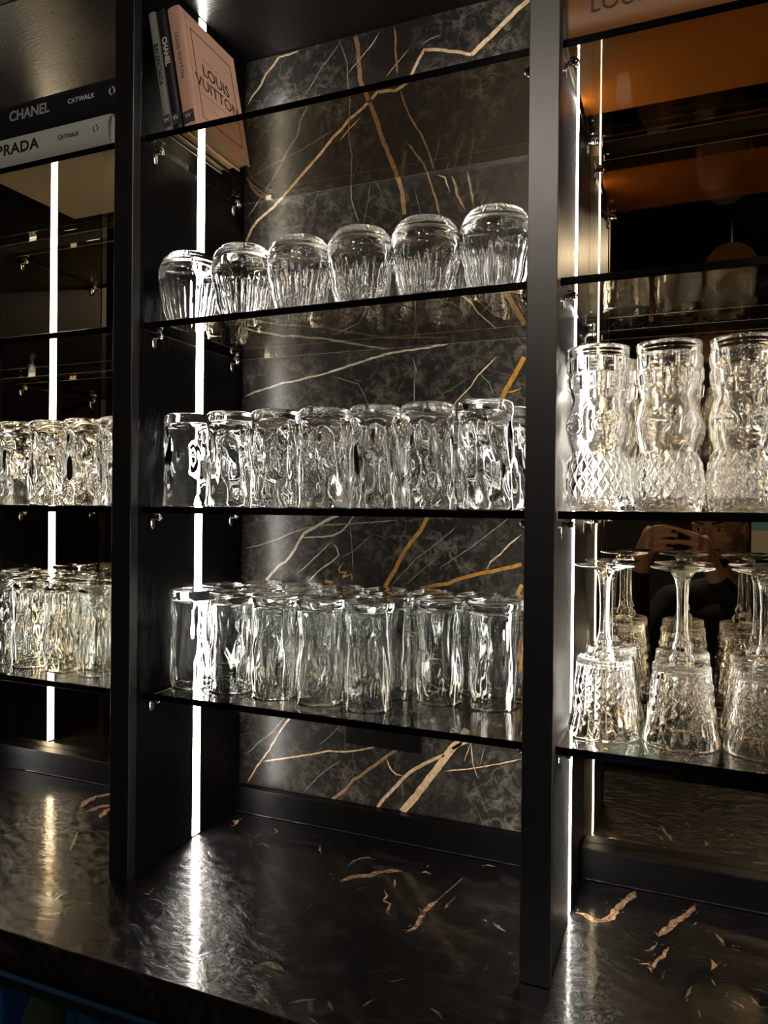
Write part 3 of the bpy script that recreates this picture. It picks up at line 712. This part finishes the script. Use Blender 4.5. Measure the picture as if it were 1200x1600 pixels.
ME4 = glass_mesh('carved_tumbler', prof_face(), d_face, 256, None, M_glassf)

def place(name, me, x, y, z, rz, label, cat, group):
    o = obj(name, me); o.location = (x, y, z + 0.0004); o.rotation_euler = (0, 0, rz); return tag(o, label, cat, group)
rg = random.Random(11)
ROW = ['front row', 'second row', 'third row']
def J(a=0.0003): return rg.uniform(-a, a)
# middle bay, second shelf: round tumblers
for r, y in enumerate((0.876, 0.967)):
    for c in range(6):
        place('ribbed_tumbler', ME1, -0.6640 + 0.0895 * c + J() - 0.0 + r * 0.003, y + J(), SH_Z[1], rg.uniform(0, 6),
              'round ribbed tumbler upside down, %s from left in the %s, second shelf middle bay' % (ORD[c], ROW[r]), 'glass', 'round ribbed tumblers on the second shelf')
# third shelf: faceted glasses
X2 = [-0.6630 + 0.0728 * c for c in range(7)]
for r, y in enumerate((0.872, 0.944, 1.018)):
    for c, x in enumerate(X2):
        place('faceted_highball', ME2[0], x + J() + (0.012 if r == 1 else 0), y + J(), SH_Z[2], rg.uniform(0, 6),
              'tall faceted glass upside down, %s from left in %s, third shelf middle bay' % (ORD[c], ROW[r]), 'glass', 'faceted glasses in the middle bay')
XL = [-0.7820, -0.8515, -0.9205, -0.9900, -1.0595, -1.129]
for r, y in enumerate((0.872, 0.944, 1.018)):
    for c, x in enumerate(XL):
        place('faceted_highball', ME2[0], x + J() - (0.008 if r == 1 else 0), y + J(), SH_Z[2], rg.uniform(0, 6),
              'tall faceted glass upside down, %s from right in %s, third shelf left bay' % (ORD[c], ROW[r]), 'glass', 'faceted glasses in the left bay')
# lowest shelf: wavy glasses
front = [(-0.6725, 0.899), (-0.6010, 0.897), (-0.5290, 0.894), (-0.4575, 0.892), (-0.3850, 0.891)]
second = [(-0.6690, 0.974), (-0.5985, 0.972), (-0.5270, 0.968), (-0.4560, 0.966), (-0.3840, 0.965), (-0.3100, 0.962), (-0.2370, 0.965)]
third = [(-0.6330, 1.031), (-0.5610, 1.029), (-0.4890, 1.026), (-0.4180, 1.026), (-0.3450, 1.026), (-0.2720, 1.027), (-0.2000, 1.020)]
for r, lst in enumerate((front, second, third)):
    for c, (x, y) in enumerate(lst):
        place('wavy_highball', ME3[(c + r) % 3], x, y, SH_Z[3], rg.uniform(0, 6),
              'tall wavy glass upside down, %s from left in %s, lowest shelf middle bay' % (ORD[c], ROW[r]), 'glass', 'wavy glasses in the middle bay')
for r, y in enumerate((0.900, 0.971, 1.030)):
    for c, x in enumerate(XL):
        place('wavy_highball', ME3[(c + 2 * r) % 3], x + J() - (0.035 if r == 2 else 0), y + J(), SH_Z[3], rg.uniform(0, 6),
              'tall wavy glass upside down, %s from right in %s, lowest shelf left bay' % (ORD[c], ROW[r]), 'glass', 'wavy glasses in the left bay')
# right bay, third shelf: carved face tumblers
for r, y in enumerate((0.877, 0.962)):
    for c, x in enumerate((-0.0958, -0.0200, 0.0560)):
        place('carved_tumbler', ME4, x + (0.004 if r == 1 else 0) + J(), y, SH_Z[2], [-PI / 2 - 0.20, -PI / 2 + 0.28, -PI / 2 - 0.05][c] - PI / 2 + r * 0.9 + PI,
              'clear tumbler carved with face, bricks and diamonds, %s from left in %s' % (ORD[c], ROW[r]), 'glass', 'carved face tumblers in the right bay')
# goblets, upside down on the lowest shelf of the right bay
gob = thing('crystal_goblet', 'x', 'goblet', (0, 0, 0), group='crystal goblets in the right bay')
HB = 0.0895
def prof_bowl():
    tab = [(0.0, 0.0305), (0.012, 0.0318), (0.035, 0.0338), (0.06, 0.0370), (0.0895, 0.0417)]
    o = [(0, 0.0, 0), (0.02, 0.0005, 0), (0.0292, 0.0, 1)]
    for i in range(80):
        z = 0.0012 + (HB - 0.0022) * i / 79; o.append((interp(tab, z), z, 1))
    o += [(0.0414, HB, 0), (0.0402, HB, 0)]
    for i in range(30):
        z = HB - 0.001 - (HB - 0.010) * i / 29; o.append((interp(tab, z) - 0.0022 - 0.003 * smoothstep(0.03, 0.006, z), z, 2))
    o += [(0.022, 0.0080, 0), (0.01, 0.0075, 0), (0, 0.0073, 0)]
    return o
def d_bowl(t, r, z, k):
    if k == 2: return r
    n = 18; a = t * n / (2 * PI)
    h = -0.0012 * (1 - abs(2 * (a % 1.0) - 1)) ** 1.0 * smoothstep(0.09, 0.070, z)              # upright flutes
    u = (a + z / 0.0125) % 1.0; v = (a - z / 0.0125) % 1.0                                      # diamonds in the middle band
    g = min(abs(u - 0.5), abs(v - 0.5)) * 2
    band = smoothstep(0.016, 0.024, z) * smoothstep(0.064, 0.054, z)
    h += 0.0012 * g * band
    if z < 0.008: h += 0.0006 * math.sin(36 * t)
    return r + h
b = lathe(prof_bowl(), 216, d_bowl, HB); obj('bowl', b, M_glassc, gob)
smooth(gob.children[0])
st = [(0, 0, 0), (0.012, 0.0, 0), (0.0125, 0.001, 1), (0.0128, 0.006, 1), (0.0098, 0.0105, 1), (0.0075, 0.0125, 1), (0.0095, 0.016, 1), (0.0092, 0.020, 1), (0.0068, 0.026, 1),
      (0.0058, 0.035, 1), (0.0054, 0.05, 1), (0.0056, 0.07, 1), (0.0064, 0.086, 1), (0.0085, 0.096, 1), (0.012, 0.1022, 1), (0.0, 0.1022, 0)]
sp = [st[0]]
for a_, b_ in zip(st, st[1:]):
    for q in (0.25, 0.5, 0.75, 1.0): sp.append((a_[0] + (b_[0] - a_[0]) * q, a_[1] + (b_[1] - a_[1]) * q, b_[2]))
b = lathe(sp, 48, lambda t, r, z, k: r * (1 + 0.055 * math.cos(8 * t)))
o = smooth(obj('stem', b, M_glass, gob), 0.9); o.location = (0, 0, HB + 0.0001)
ft = [(0, 0.1024, 0), (0.0125, 0.1024, 0), (0.018, 0.1040, 0), (0.027, 0.1062, 0), (0.0338, 0.1078, 0), (0.0348, 0.1086, 0), (0.0340, 0.1094, 0), (0.025, 0.1096, 0), (0.0, 0.1096, 0)]
b = lathe(ft, 72); o = smooth(obj('foot', b, M_glass, gob), 0.7); o.location = (0, 0, HB)
k = 0
for r, y in enumerate((0.9035, 0.989)):
    for c, x in enumerate((-0.0880, -0.0030, 0.0820, 0.1670)):
        lab = 'crystal stemmed goblet standing upside down on its rim, %s from left in the %s' % (ORD[c], ROW[r])
        if k == 0: gob.location = (x, y, SH_Z[3] + 0.0004); gob['label'] = lab
        else: dup(gob, (x + J(), y, SH_Z[3] + 0.0004), rg.uniform(0, 6), lab)
        k += 1

# ------------------------------------------------------------------ books
M_page = bump(mat('book_pages', (0.72, 0.68, 0.60), 0.8), (1, 1, 1), 8, 0.0)
M_ink = mat('black_ink', (0.01, 0.01, 0.01), 0.5); M_white = mat('white_ink', (0.85, 0.84, 0.8), 0.5); M_grey = mat('faint_print', (0.45, 0.33, 0.27), 0.6)
def book(name, label, W, D, T, loc, M3, mc, cat='book', rspine=0.004, mp=None):
    """W = spine length (x), D = width away from the spine (y), T = thickness (z); spine faces -y"""
    t = thing(name, label, cat); t.matrix_world = Matrix.Translation(loc) @ M3
    th = 0.0016; r = T / 2
    bm = bmesh.new(); n = 10; out = []; inn = []
    bulge = min(rspine, T * 0.35)
    for i in range(n + 1):
        a = -PI / 2 + PI * i / n
        out.append((-bulge * math.cos(a), r * math.sin(a)))
    path_o = [(D, -r)] + [(0.006, -r)] + out + [(0.006, r)] + [(D, r)]
    path_i = [(D, -r + th), (0.006, -r + th)] + [(x + th * 0.9, z * (r - th) / r) for x, z in out] + [(0.006, r - th), (D, r - th)]
    rows = []
    for xx in (0.0, W):
        rows.append(([bm.verts.new((xx, p[0], p[1] + r)) for p in path_o], [bm.verts.new((xx, p[0], p[1] + r)) for p in path_i]))
    m_ = len(path_o)
    (ao, ai), (bo, bi) = rows
    for i in range(m_ - 1):
        bm.faces.new((ao[i], ao[i + 1], bo[i + 1], bo[i])); bm.faces.new((ai[i + 1], ai[i], bi[i], bi[i + 1]))
        bm.faces.new((ao[i + 1], ao[i], ai[i], ai[i + 1])); bm.faces.new((bo[i], bo[i + 1], bi[i + 1], bi[i]))
    bm.faces.new((ao[0], bo[0], bi[0], ai[0])); bm.faces.new((bo[-1], ao[-1], ai[-1], bi[-1]))
    bmesh.ops.recalc_face_normals(bm, faces=bm.faces)
    smooth(obj('cover', bm, mc, t), 0.5)
    bm = bmesh.new(); box(bm, 0.003, W - 0.003, 0.0015, D - 0.003, th + 0.0001, T - th - 0.0001); obj('pages', bm, mp or M_page, t)
    return t
# big books lying flat: Chanel over Prada, left bay
M_cblack = mat('matt_black_cloth', (0.012, 0.013, 0.018), 0.5, Specular_IOR_Level=0.3); M_cgrey = mat('pale_grey_cloth', (0.52, 0.53, 0.50), 0.6)
zt = SH_Z[0] + 0.0003
I4 = Matrix.Identity(4)
def diamond(name, parent, x, z, y, s, m):
    bm = bmesh.new()
    for sg in (-1, 1):
        pts = [(sg * 0.15, 1.0), (sg * 0.75, 0.25), (sg * 0.75, -0.35), (sg * 0.35, -0.8)]
        prev = None
        for i, (a, b_) in enumerate(pts):
            w_ = (0.22, 0.16, 0.24, 0.06)[i]
            v = (bm.verts.new((x + (a * sg if False else a) * s - w_ * s, y, z + b_ * s * (1 if sg > 0 else -1))), bm.verts.new((x + a * s + w_ * s, y, z + b_ * s * (1 if sg > 0 else -1))))
            if prev: bm.faces.new((prev[0], prev[1], v[1], v[0]))
            prev = v
    return obj(name, bm, m, parent)
t = book('catwalk_book', 'thick pale grey book lying flat on the top shelf, underneath the black one', 0.262, 0.19, 0.0455, (-1.034, 0.8355, zt), I4, M_cgrey, rspine=0.010)
kw = dict(parent=t, right=(1, 0, 0), up=(0, 0, 1))
lettering('title_lettering', t, 'PRADA', 0.0225, (0.086, -0.0103, 0.0225), (1, 0, 0), (0, 0, 1), M_ink, bold=0.022, spacing=1.08, sx=1.15)
lettering('subtitle_lettering', t, 'CATWALK', 0.0092, (0.188, -0.0103, 0.0225), (1, 0, 0), (0, 0, 1), M_ink, bold=0.02, sx=0.92)
diamond('emblem', t, 0.2400, 0.0235, -0.0104, 0.0055, M_ink)
t = book('catwalk_book', 'thick black book lying flat on top of the pale grey one, left bay', 0.272, 0.19, 0.0505, (-1.030, 0.8355, zt + 0.0460), I4, M_cblack, rspine=0.008)
lettering('title_lettering', t, 'CHANEL', 0.0212, (0.104, -0.0083, 0.027), (1, 0, 0), (0, 0, 1), mat('silver_foil', (0.62, 0.61, 0.58), 0.35, 0.3), bold=0.022)
lettering('subtitle_lettering', t, 'CATWALK', 0.0100, (0.206, -0.0083, 0.0275), (1, 0, 0), (0, 0, 1), M_white, bold=0.012, sx=1.05)
diamond('emblem', t, 0.2640, 0.027, -0.0085, 0.006, M_white)
# small books leaning left against the side panel, middle bay
def small(T, label, mc, xb, lean, y0, Hh=0.175, Wd=0.131):
    # book axes: x -> up along the spine, y -> away from the spine (depth), z -> thickness
    c, s = math.cos(lean), math.sin(lean)
    X = Vector((-s, 0, c)); Y = Vector((0, 1, 0)); Z = X.cross(Y)       # Z points to -x (left)
    M3 = Matrix(((X.x, Y.x, Z.x, 0), (X.y, Y.y, Z.y, 0), (X.z, Y.z, Z.z, 0), (0, 0, 0, 1)))
    return book('fashion_book', label, Hh, Wd, T, (xb, y0, SH_Z[0] + 0.0004), M3, mc, rspine=0.003)
M_b1 = mat('sage_grey_cover', (0.30, 0.31, 0.26), 0.45); M_b2 = mat('black_cover', (0.018, 0.018, 0.022), 0.4); M_b3 = mat('salmon_pink_cover', (0.80, 0.47, 0.34), 0.5)
M_w1 = mat('charcoal_label', (0.05, 0.05, 0.05), 0.5)
LN = math.radians(10.5)
t1 = small(0.0125, 'thin grey-green book, leftmost of three leaning small books', M_b1, -0.6635, LN, 0.8345)
t2 = small(0.0155, 'slim black book leaning between the grey-green and pink books', M_b2, -0.6460, LN, 0.8335)
t3 = small(0.0200, 'salmon pink book leaning left, its cover facing right', M_b3, -0.6235, LN, 0.8345)
def spine_text(t, s, size, at, T, m, **kw2):
    return lettering('spine_lettering', t, s, size, (at, -0.0032, T / 2), (-1, 0, 0), (0, 0, -1), m, **kw2)
# spine reads downwards: text direction is -x (down), its up points to the right of the photo (-z of the book)
spine_text(t1, 'BALENCIAGA', 0.0098, 0.098, 0.0125, M_ink, spacing=1.05, bold=0.014)
spine_text(t2, 'CHANEL', 0.0108, 0.1135, 0.0155, M_white, bold=0.03, spacing=1.0)
spine_text(t3, 'LOUIS VUITTON', 0.0080, 0.104, 0.0200, M_ink, spacing=1.15)
for t, T in ((t1, 0.0125), (t2, 0.0155), (t3, 0.02)):
    bm = bmesh.new(); box(bm, 0.007, 0.024, -0.0034, -0.0020, 0.0012, T - 0.0012, 0.0003); lb = obj('publisher_label', bm, M_w1, t)
    lettering('initial', lb, 'W', 0.0095, (0.0165, -0.0036, T / 2), (0, 0, -1), (1, 0, 0), M_white)
# cover of the pink book faces +x, i.e. its z = 0 side; text reads left to right away from the spine (+y), up is +x
def cover_text(s, size, y, x, m, **kw2):
    return lettering('cover_lettering', t3, s, size, (x, y, -0.00012), (0, 1, 0), (1, 0, 0), m, **kw2)
cover_text('LOUIS', 0.0245, 0.068, 0.1010, M_ink, spacing=1.0, bold=0.006)
cover_text('VUITTON', 0.0245, 0.068, 0.0775, M_ink, spacing=1.0, bold=0.006)
bm = bmesh.new()
for x_, l, y_ in ((0.1190, 0.034, 0.055), (0.0610, 0.088, 0.068), (0.0450, 0.046, 0.072)):
    r9 = random.Random(int(x_ * 1e4)); q = y_ - l / 2
    while q < y_ + l / 2:
        d = r9.uniform(0.003, 0.008); box(bm, x_ - 0.0009, x_ + 0.0009, q, q + d, -0.0001, 0.0); q += d + 0.0012
obj('fine_print', bm, M_grey, t3)
bm = bmesh.new()
for a in ((0.022, 0.154, 0.0185, 0.0198), (0.022, 0.154, 0.1162, 0.1175), (0.022, 0.0233, 0.0185, 0.1175), (0.1527, 0.154, 0.0185, 0.1175)):
    box(bm, a[0], a[1], a[2], a[3], -0.00018, 0.0)
obj('cover_border', bm, M_ink, t3)
bm = bmesh.new(); box(bm, 0.0, 0.175, 0.0085, 0.0093, -0.00012, 0.0); obj('hinge_line', bm, mat('pink_crease', (0.52, 0.28, 0.2), 0.6), t3)
# large orange book lying flat, right bay
M_or = mat('orange_cloth', (0.40, 0.15, 0.024), 0.42)
t = book('catwalk_book', 'large orange book lying flat on the top shelf, right bay', 0.27, 0.165, 0.056, (-0.1285, 0.8365, zt), I4, M_or, rspine=0.007, mp=mat('black_edged_pages', (0.02, 0.015, 0.012), 0.6))
lettering('title_lettering', t, 'LOUIS VUITTON', 0.0235, (0.115, -0.0073, 0.030), (1, 0, 0), (0, 0, 1), M_ink, bold=0.004, spacing=1.05)

# ------------------------------------------------------------------ the photographer, seen only in the bronze mirror
def limb(bm, pts, rs, seg=14):
    """tapering rounded limb through the points"""
    P = [Vector(p) for p in pts]; fp, fr = [], []
    for i in range(len(P) - 1):
        n = max(2, int((P[i + 1] - P[i]).length / 0.01))
        for k in range(n): fp.append(P[i].lerp(P[i + 1], k / n)); fr.append(rs[i] + (rs[i + 1] - rs[i]) * k / n)
    fp.append(P[-1]); fr.append(rs[-1])
    tube(bm, fp, fr, seg); ellip(bm, fp[0], (fr[0],) * 3, sub=2); ellip(bm, fp[-1], (fr[-1],) * 3, sub=2)
def fuse(name, bm, m, parent, voxel, it=4):
    o = obj(name, bm, m, parent)
    r = o.modifiers.new('r', 'REMESH'); r.mode = 'VOXEL'; r.voxel_size = voxel
    s_ = o.modifiers.new('s', 'SMOOTH'); s_.iterations = it; s_.factor = 0.5
    dg = bpy.context.evaluated_depsgraph_get(); dg.update()
    me = bpy.data.meshes.new_from_object(o.evaluated_get(dg)); o.modifiers.clear(); o.data = me
    return smooth(o)
M_skin = mat('skin', (0.55, 0.30, 0.20), 0.5, Subsurface_Weight=0.05); M_hair = mat('dark_brown_hair', (0.03, 0.018, 0.012), 0.6)
M_shirt = mat('black_cotton', (0.012, 0.012, 0.013), 0.85); M_trouser = mat('dark_denim', (0.02, 0.024, 0.035), 0.8); M_shoe = mat('black_leather', (0.015, 0.014, 0.013), 0.4)
t = thing('person', 'person in black long-sleeved top holding up a phone, visible only in the mirror', 'person', (0.13, -0.42, 0.0))
T0 = Vector(t.location)
def W(*p): return Vector(p) - T0
HC = Vector((0.095, -0.315, 1.358))              # head centre
HM = Matrix.Rotation(math.radians(24), 3, 'Z') @ Matrix.Rotation(math.radians(-4), 3, 'X')
def Hd(x, y, z): return (HC + HM @ Vector((x, y, z))) - T0      # head space: +y is the face
bm = bmesh.new()
ellip(bm, Hd(0, -0.010, 0.035), (0.074, 0.094, 0.088), HM, 4)
ellip(bm, Hd(0, 0.018, -0.020), (0.062, 0.068, 0.078), HM, 4)
ellip(bm, Hd(0, 0.040, -0.075), (0.043, 0.042, 0.036), HM, 3)
ellip(bm, Hd(0, 0.062, -0.092), (0.020, 0.018, 0.016), HM, 3)
for s in (-1, 1):
    ellip(bm, Hd(s * 0.046, 0.052, -0.018), (0.020, 0.020, 0.018), HM, 3)
    ellip(bm, Hd(s * 0.032, 0.074, 0.028), (0.024, 0.012, 0.007), HM, 3)
    ellip(bm, Hd(s * 0.077, -0.008, -0.002), (0.007, 0.017, 0.030), HM, 3)
    ellip(bm, Hd(s * 0.013, 0.094, -0.030), (0.009, 0.010, 0.008), HM, 3)
limb(bm, [Hd(0, 0.080, 0.018), Hd(0, 0.092, -0.008), Hd(0, 0.103, -0.027)], [0.008, 0.0095, 0.0115])
for dz, rr in ((-0.054, 0.0052), (-0.063, 0.0062)):
    limb(bm, [Hd(-0.024, 0.071, dz - 0.001), Hd(0, 0.084, dz), Hd(0.024, 0.071, dz - 0.001)], [0.003, rr, 0.003])
limb(bm, [Hd(0, -0.01, -0.055), W(0.115, -0.365, 1.22), W(0.130, -0.375, 1.17)], [0.055, 0.054, 0.060])
# torso, arms raised to the phone, legs
limb(bm, [W(0.02, -0.385, 1.135), W(0.15, -0.385, 1.16), W(0.28, -0.385, 1.135)], [0.052, 0.062, 0.052])
for z, a, b_ in ((1.08, 0.165, 0.098), (0.98, 0.158, 0.100), (0.88, 0.143, 0.095), (0.78, 0.146, 0.098), (0.70, 0.152, 0.105)):
    ellip(bm, W(0.15, -0.385, z), (a, b_, 0.085))
LA = [(-0.035, -0.385, 1.125), (-0.150, -0.290, 0.955), (-0.128, -0.105, 1.235), (-0.112, -0.075, 1.300)]
RA = [(0.335, -0.385, 1.125), (0.300, -0.250, 0.940), (0.090, -0.100, 1.215), (0.062, -0.078, 1.275)]
for A in (LA, RA):
    limb(bm, [W(*p) for p in A], [0.050, 0.040, 0.027, 0.025])
for s in (-1, 1):
    limb(bm, [W(0.15 + s * 0.085, -0.385, 0.70), W(0.15 + s * 0.10, -0.375, 0.42), W(0.15 + s * 0.105, -0.395, 0.07)], [0.088, 0.058, 0.038])
    limb(bm, [W(0.15 + s * 0.105, -0.42, 0.045), W(0.15 + s * 0.12, -0.25, 0.028)], [0.036, 0.026])
# phone is x -0.064..0.010, z 1.290..1.432, y -0.020..-0.012
# left hand: palm beside the left edge, fingers round the back, thumb on the screen side
ellip(bm, W(-0.098, -0.052, 1.335), (0.022, 0.036, 0.042)); limb(bm, [W(-0.112, -0.075, 1.300), W(-0.100, -0.055, 1.330)], [0.026, 0.026])
for i, (z, ln) in enumerate(((1.372, 0.94), (1.352, 1.05), (1.332, 1.0), (1.313, 0.82))):
    limb(bm, [W(-0.088, -0.030, z - 0.006), W(-0.080, -0.001, z), W(-0.080 + 0.030 * ln, 0.0005, z + 0.003), W(-0.080 + 0.052 * ln, -0.0035, z + 0.001)], [0.0098, 0.0088, 0.0078, 0.0066], 10)
limb(bm, [W(-0.100, -0.068, 1.325), W(-0.075, -0.060, 1.350), W(-0.050, -0.036, 1.360)], [0.013, 0.010, 0.008], 10)
# right hand: palm beside the right edge, lower; two fingers across the back, two under the phone
ellip(bm, W(0.048, -0.050, 1.315), (0.022, 0.034, 0.040)); limb(bm, [W(0.062, -0.078, 1.275), W(0.050, -0.052, 1.312)], [0.026, 0.026])
for i, (z, ln, up) in enumerate(((1.350, 1.0, 0.020), (1.330, 1.05, 0.006), (1.310, 1.0, -0.006), (1.293, 0.8, -0.010))):
    limb(bm, [W(0.040, -0.030, z - 0.008), W(0.028, -0.001, z), W(0.028 - 0.028 * ln, 0.0005, z + up * 0.6), W(0.028 - 0.050 * ln, -0.0035, z + up)], [0.0098, 0.0088, 0.0078, 0.0066], 10)
limb(bm, [W(0.052, -0.066, 1.305), W(0.030, -0.058, 1.335), W(0.005, -0.036, 1.350)], [0.013, 0.010, 0.008], 10)
fuse('body', bm, M_skin, t, 0.0032, 2)
bm = bmesh.new()
limb(bm, [W(0.02, -0.385, 1.135), W(0.15, -0.385, 1.16), W(0.28, -0.385, 1.135)], [0.062, 0.072, 0.062])
for z, a, b_ in ((1.08, 0.177, 0.110), (0.98, 0.170, 0.112), (0.88, 0.158, 0.108), (0.78, 0.160, 0.112), (0.68, 0.166, 0.118)):
    ellip(bm, W(0.15, -0.385, z), (a, b_, 0.085))
for A in (LA, RA):
    limb(bm, [W(*p) for p in A[:3]], [0.060, 0.050, 0.034])
fuse('sweater', bm, M_shirt, t, 0.008)
bm = bmesh.new()
ellip(bm, W(0.15, -0.385, 0.64), (0.158, 0.115, 0.10))
for s in (-1, 1): limb(bm, [W(0.15 + s * 0.085, -0.385, 0.62), W(0.15 + s * 0.10, -0.375, 0.42), W(0.15 + s * 0.105, -0.395, 0.09)], [0.098, 0.072, 0.058])
fuse('trousers', bm, M_trouser, t, 0.010)
for s in (-1, 1):
    bm = bmesh.new(); limb(bm, [W(0.15 + s * 0.105, -0.43, 0.046), W(0.15 + s * 0.12, -0.24, 0.036)], [0.043, 0.035]); fuse('shoe', bm, M_shoe, t, 0.006)
bm = bmesh.new(); ellip(bm, Hd(0, -0.018, 0.042), (0.0765, 0.0905, 0.0875), HM, 4)
for v in list(bm.verts):
    q = HM.inverted() @ (v.co + T0 - HC)
    if q.z < 0.0 or (q.y > 0.045 and q.z < 0.085): bm.verts.remove(v)
obj('hair', bm, M_hair, t)
bm = bmesh.new(); limb(bm, [Hd(-0.030, 0.070, -0.052), Hd(-0.012, 0.088, -0.044), Hd(0.012, 0.088, -0.044), Hd(0.030, 0.070, -0.052)], [0.0035, 0.0055, 0.0055, 0.0035])
ellip(bm, Hd(0, 0.045, -0.0865), (0.043, 0.041, 0.028), HM, 3); fuse('beard', bm, M_hair, t, 0.003, 1)
M_eye = mat('eye_white', (0.6, 0.58, 0.55), 0.2)
for s in (-1, 1):
    bm = bmesh.new(); ellip(bm, Hd(s * 0.031, 0.070, 0.012), (0.0115, 0.0100, 0.0065), HM, 3); e = smooth(obj('eye', bm, M_eye, t))
    bm = bmesh.new(); ellip(bm, Hd(s * 0.031, 0.0775, 0.012), (0.0050, 0.0035, 0.0050), HM, 2); obj('iris', bm, M_hair, e)
    bm = bmesh.new(); limb(bm, [Hd(s * 0.015, 0.086, 0.030), Hd(s * 0.035, 0.082, 0.035), Hd(s * 0.052, 0.068, 0.030)], [0.0035, 0.0042, 0.0025], 8); obj('eyebrow', bm, M_hair, t)
t = thing('phone', 'black smartphone held up by the person, seen in the mirror', 'phone', (-0.027, -0.016, 1.290))
bx('body', -0.037, 0.037, -0.004, 0.004, 0.0, 0.142, M_blackplastic, t, 0.0035)
bx('camera_bump', 0.003, 0.0350, 0.004, 0.0055, 0.108, 0.140, M_blackplastic, t, 0.0012)
for a, b_ in ((0.027, 0.130), (0.027, 0.116), (0.012, 0.123)):
    bm = bmesh.new(); tube(bm, [(a, 0.0054, b_), (a, 0.0072, b_)], 0.0058, 24); obj('lens', bm, M_edge, t)
M_screen = emit('phone_screen_glow', (0.5, 0.45, 0.4), 0.5)
bx('screen', -0.034, 0.034, -0.0046, -0.0039, 0.004, 0.138, M_screen, t)

# things of the room behind, reflected in the mirrors
M_teal = mat('teal_canvas', (0.10, 0.30, 0.34), 0.7); M_cream = mat('cream_paint', (0.45, 0.40, 0.30), 0.7)
t = thing('wall_picture', 'teal and cream framed picture on the wall behind the photographer', 'picture', (0.62, -2.395, 1.38))
bx('frame', -0.30, 0.30, -0.005, 0.02, -0.24, 0.18, M_blackplastic, t, 0.003)
bx('canvas', -0.285, 0.285, 0.0205, 0.022, -0.06, 0.165, bump(M_teal, (1, 1, 1), 12, 0.4, 0.004), t); bx('lower_canvas', -0.285, 0.285, 0.0205, 0.022, -0.225, -0.062, M_cream, t)
t = thing('glass_door_cooler', 'low cooler with pale blue lit glass front against the rear wall', 'cooler', (-0.32, -2.36, 0.0))
bx('body', -0.45, 0.45, 0.0, 0.30, 0.0, 0.85, M_rail, t, 0.004)
bx('lit_front', -0.06, 0.20, 0.301, 0.306, 0.05, 0.22, emit('pale_blue_light', (0.25, 0.62, 0.85), 0.8), t)
t = thing('pendant_lamp', 'dim orange globe lamp hanging behind the photographer', 'lamp', (0.155, -1.10, 2.40))
bm = bmesh.new(); ellip(bm, (0, 0, 0), (0.10, 0.10, 0.10), None, 4); smooth(obj('globe', bm, emit('dim_orange_globe', (1.0, 0.38, 0.15), 0.03), t))
bm = bmesh.new(); tube(bm, [(0, 0, 0.098), (0, 0, 0.2195)], 0.004, 8); obj('cord', bm, M_blackplastic, t)
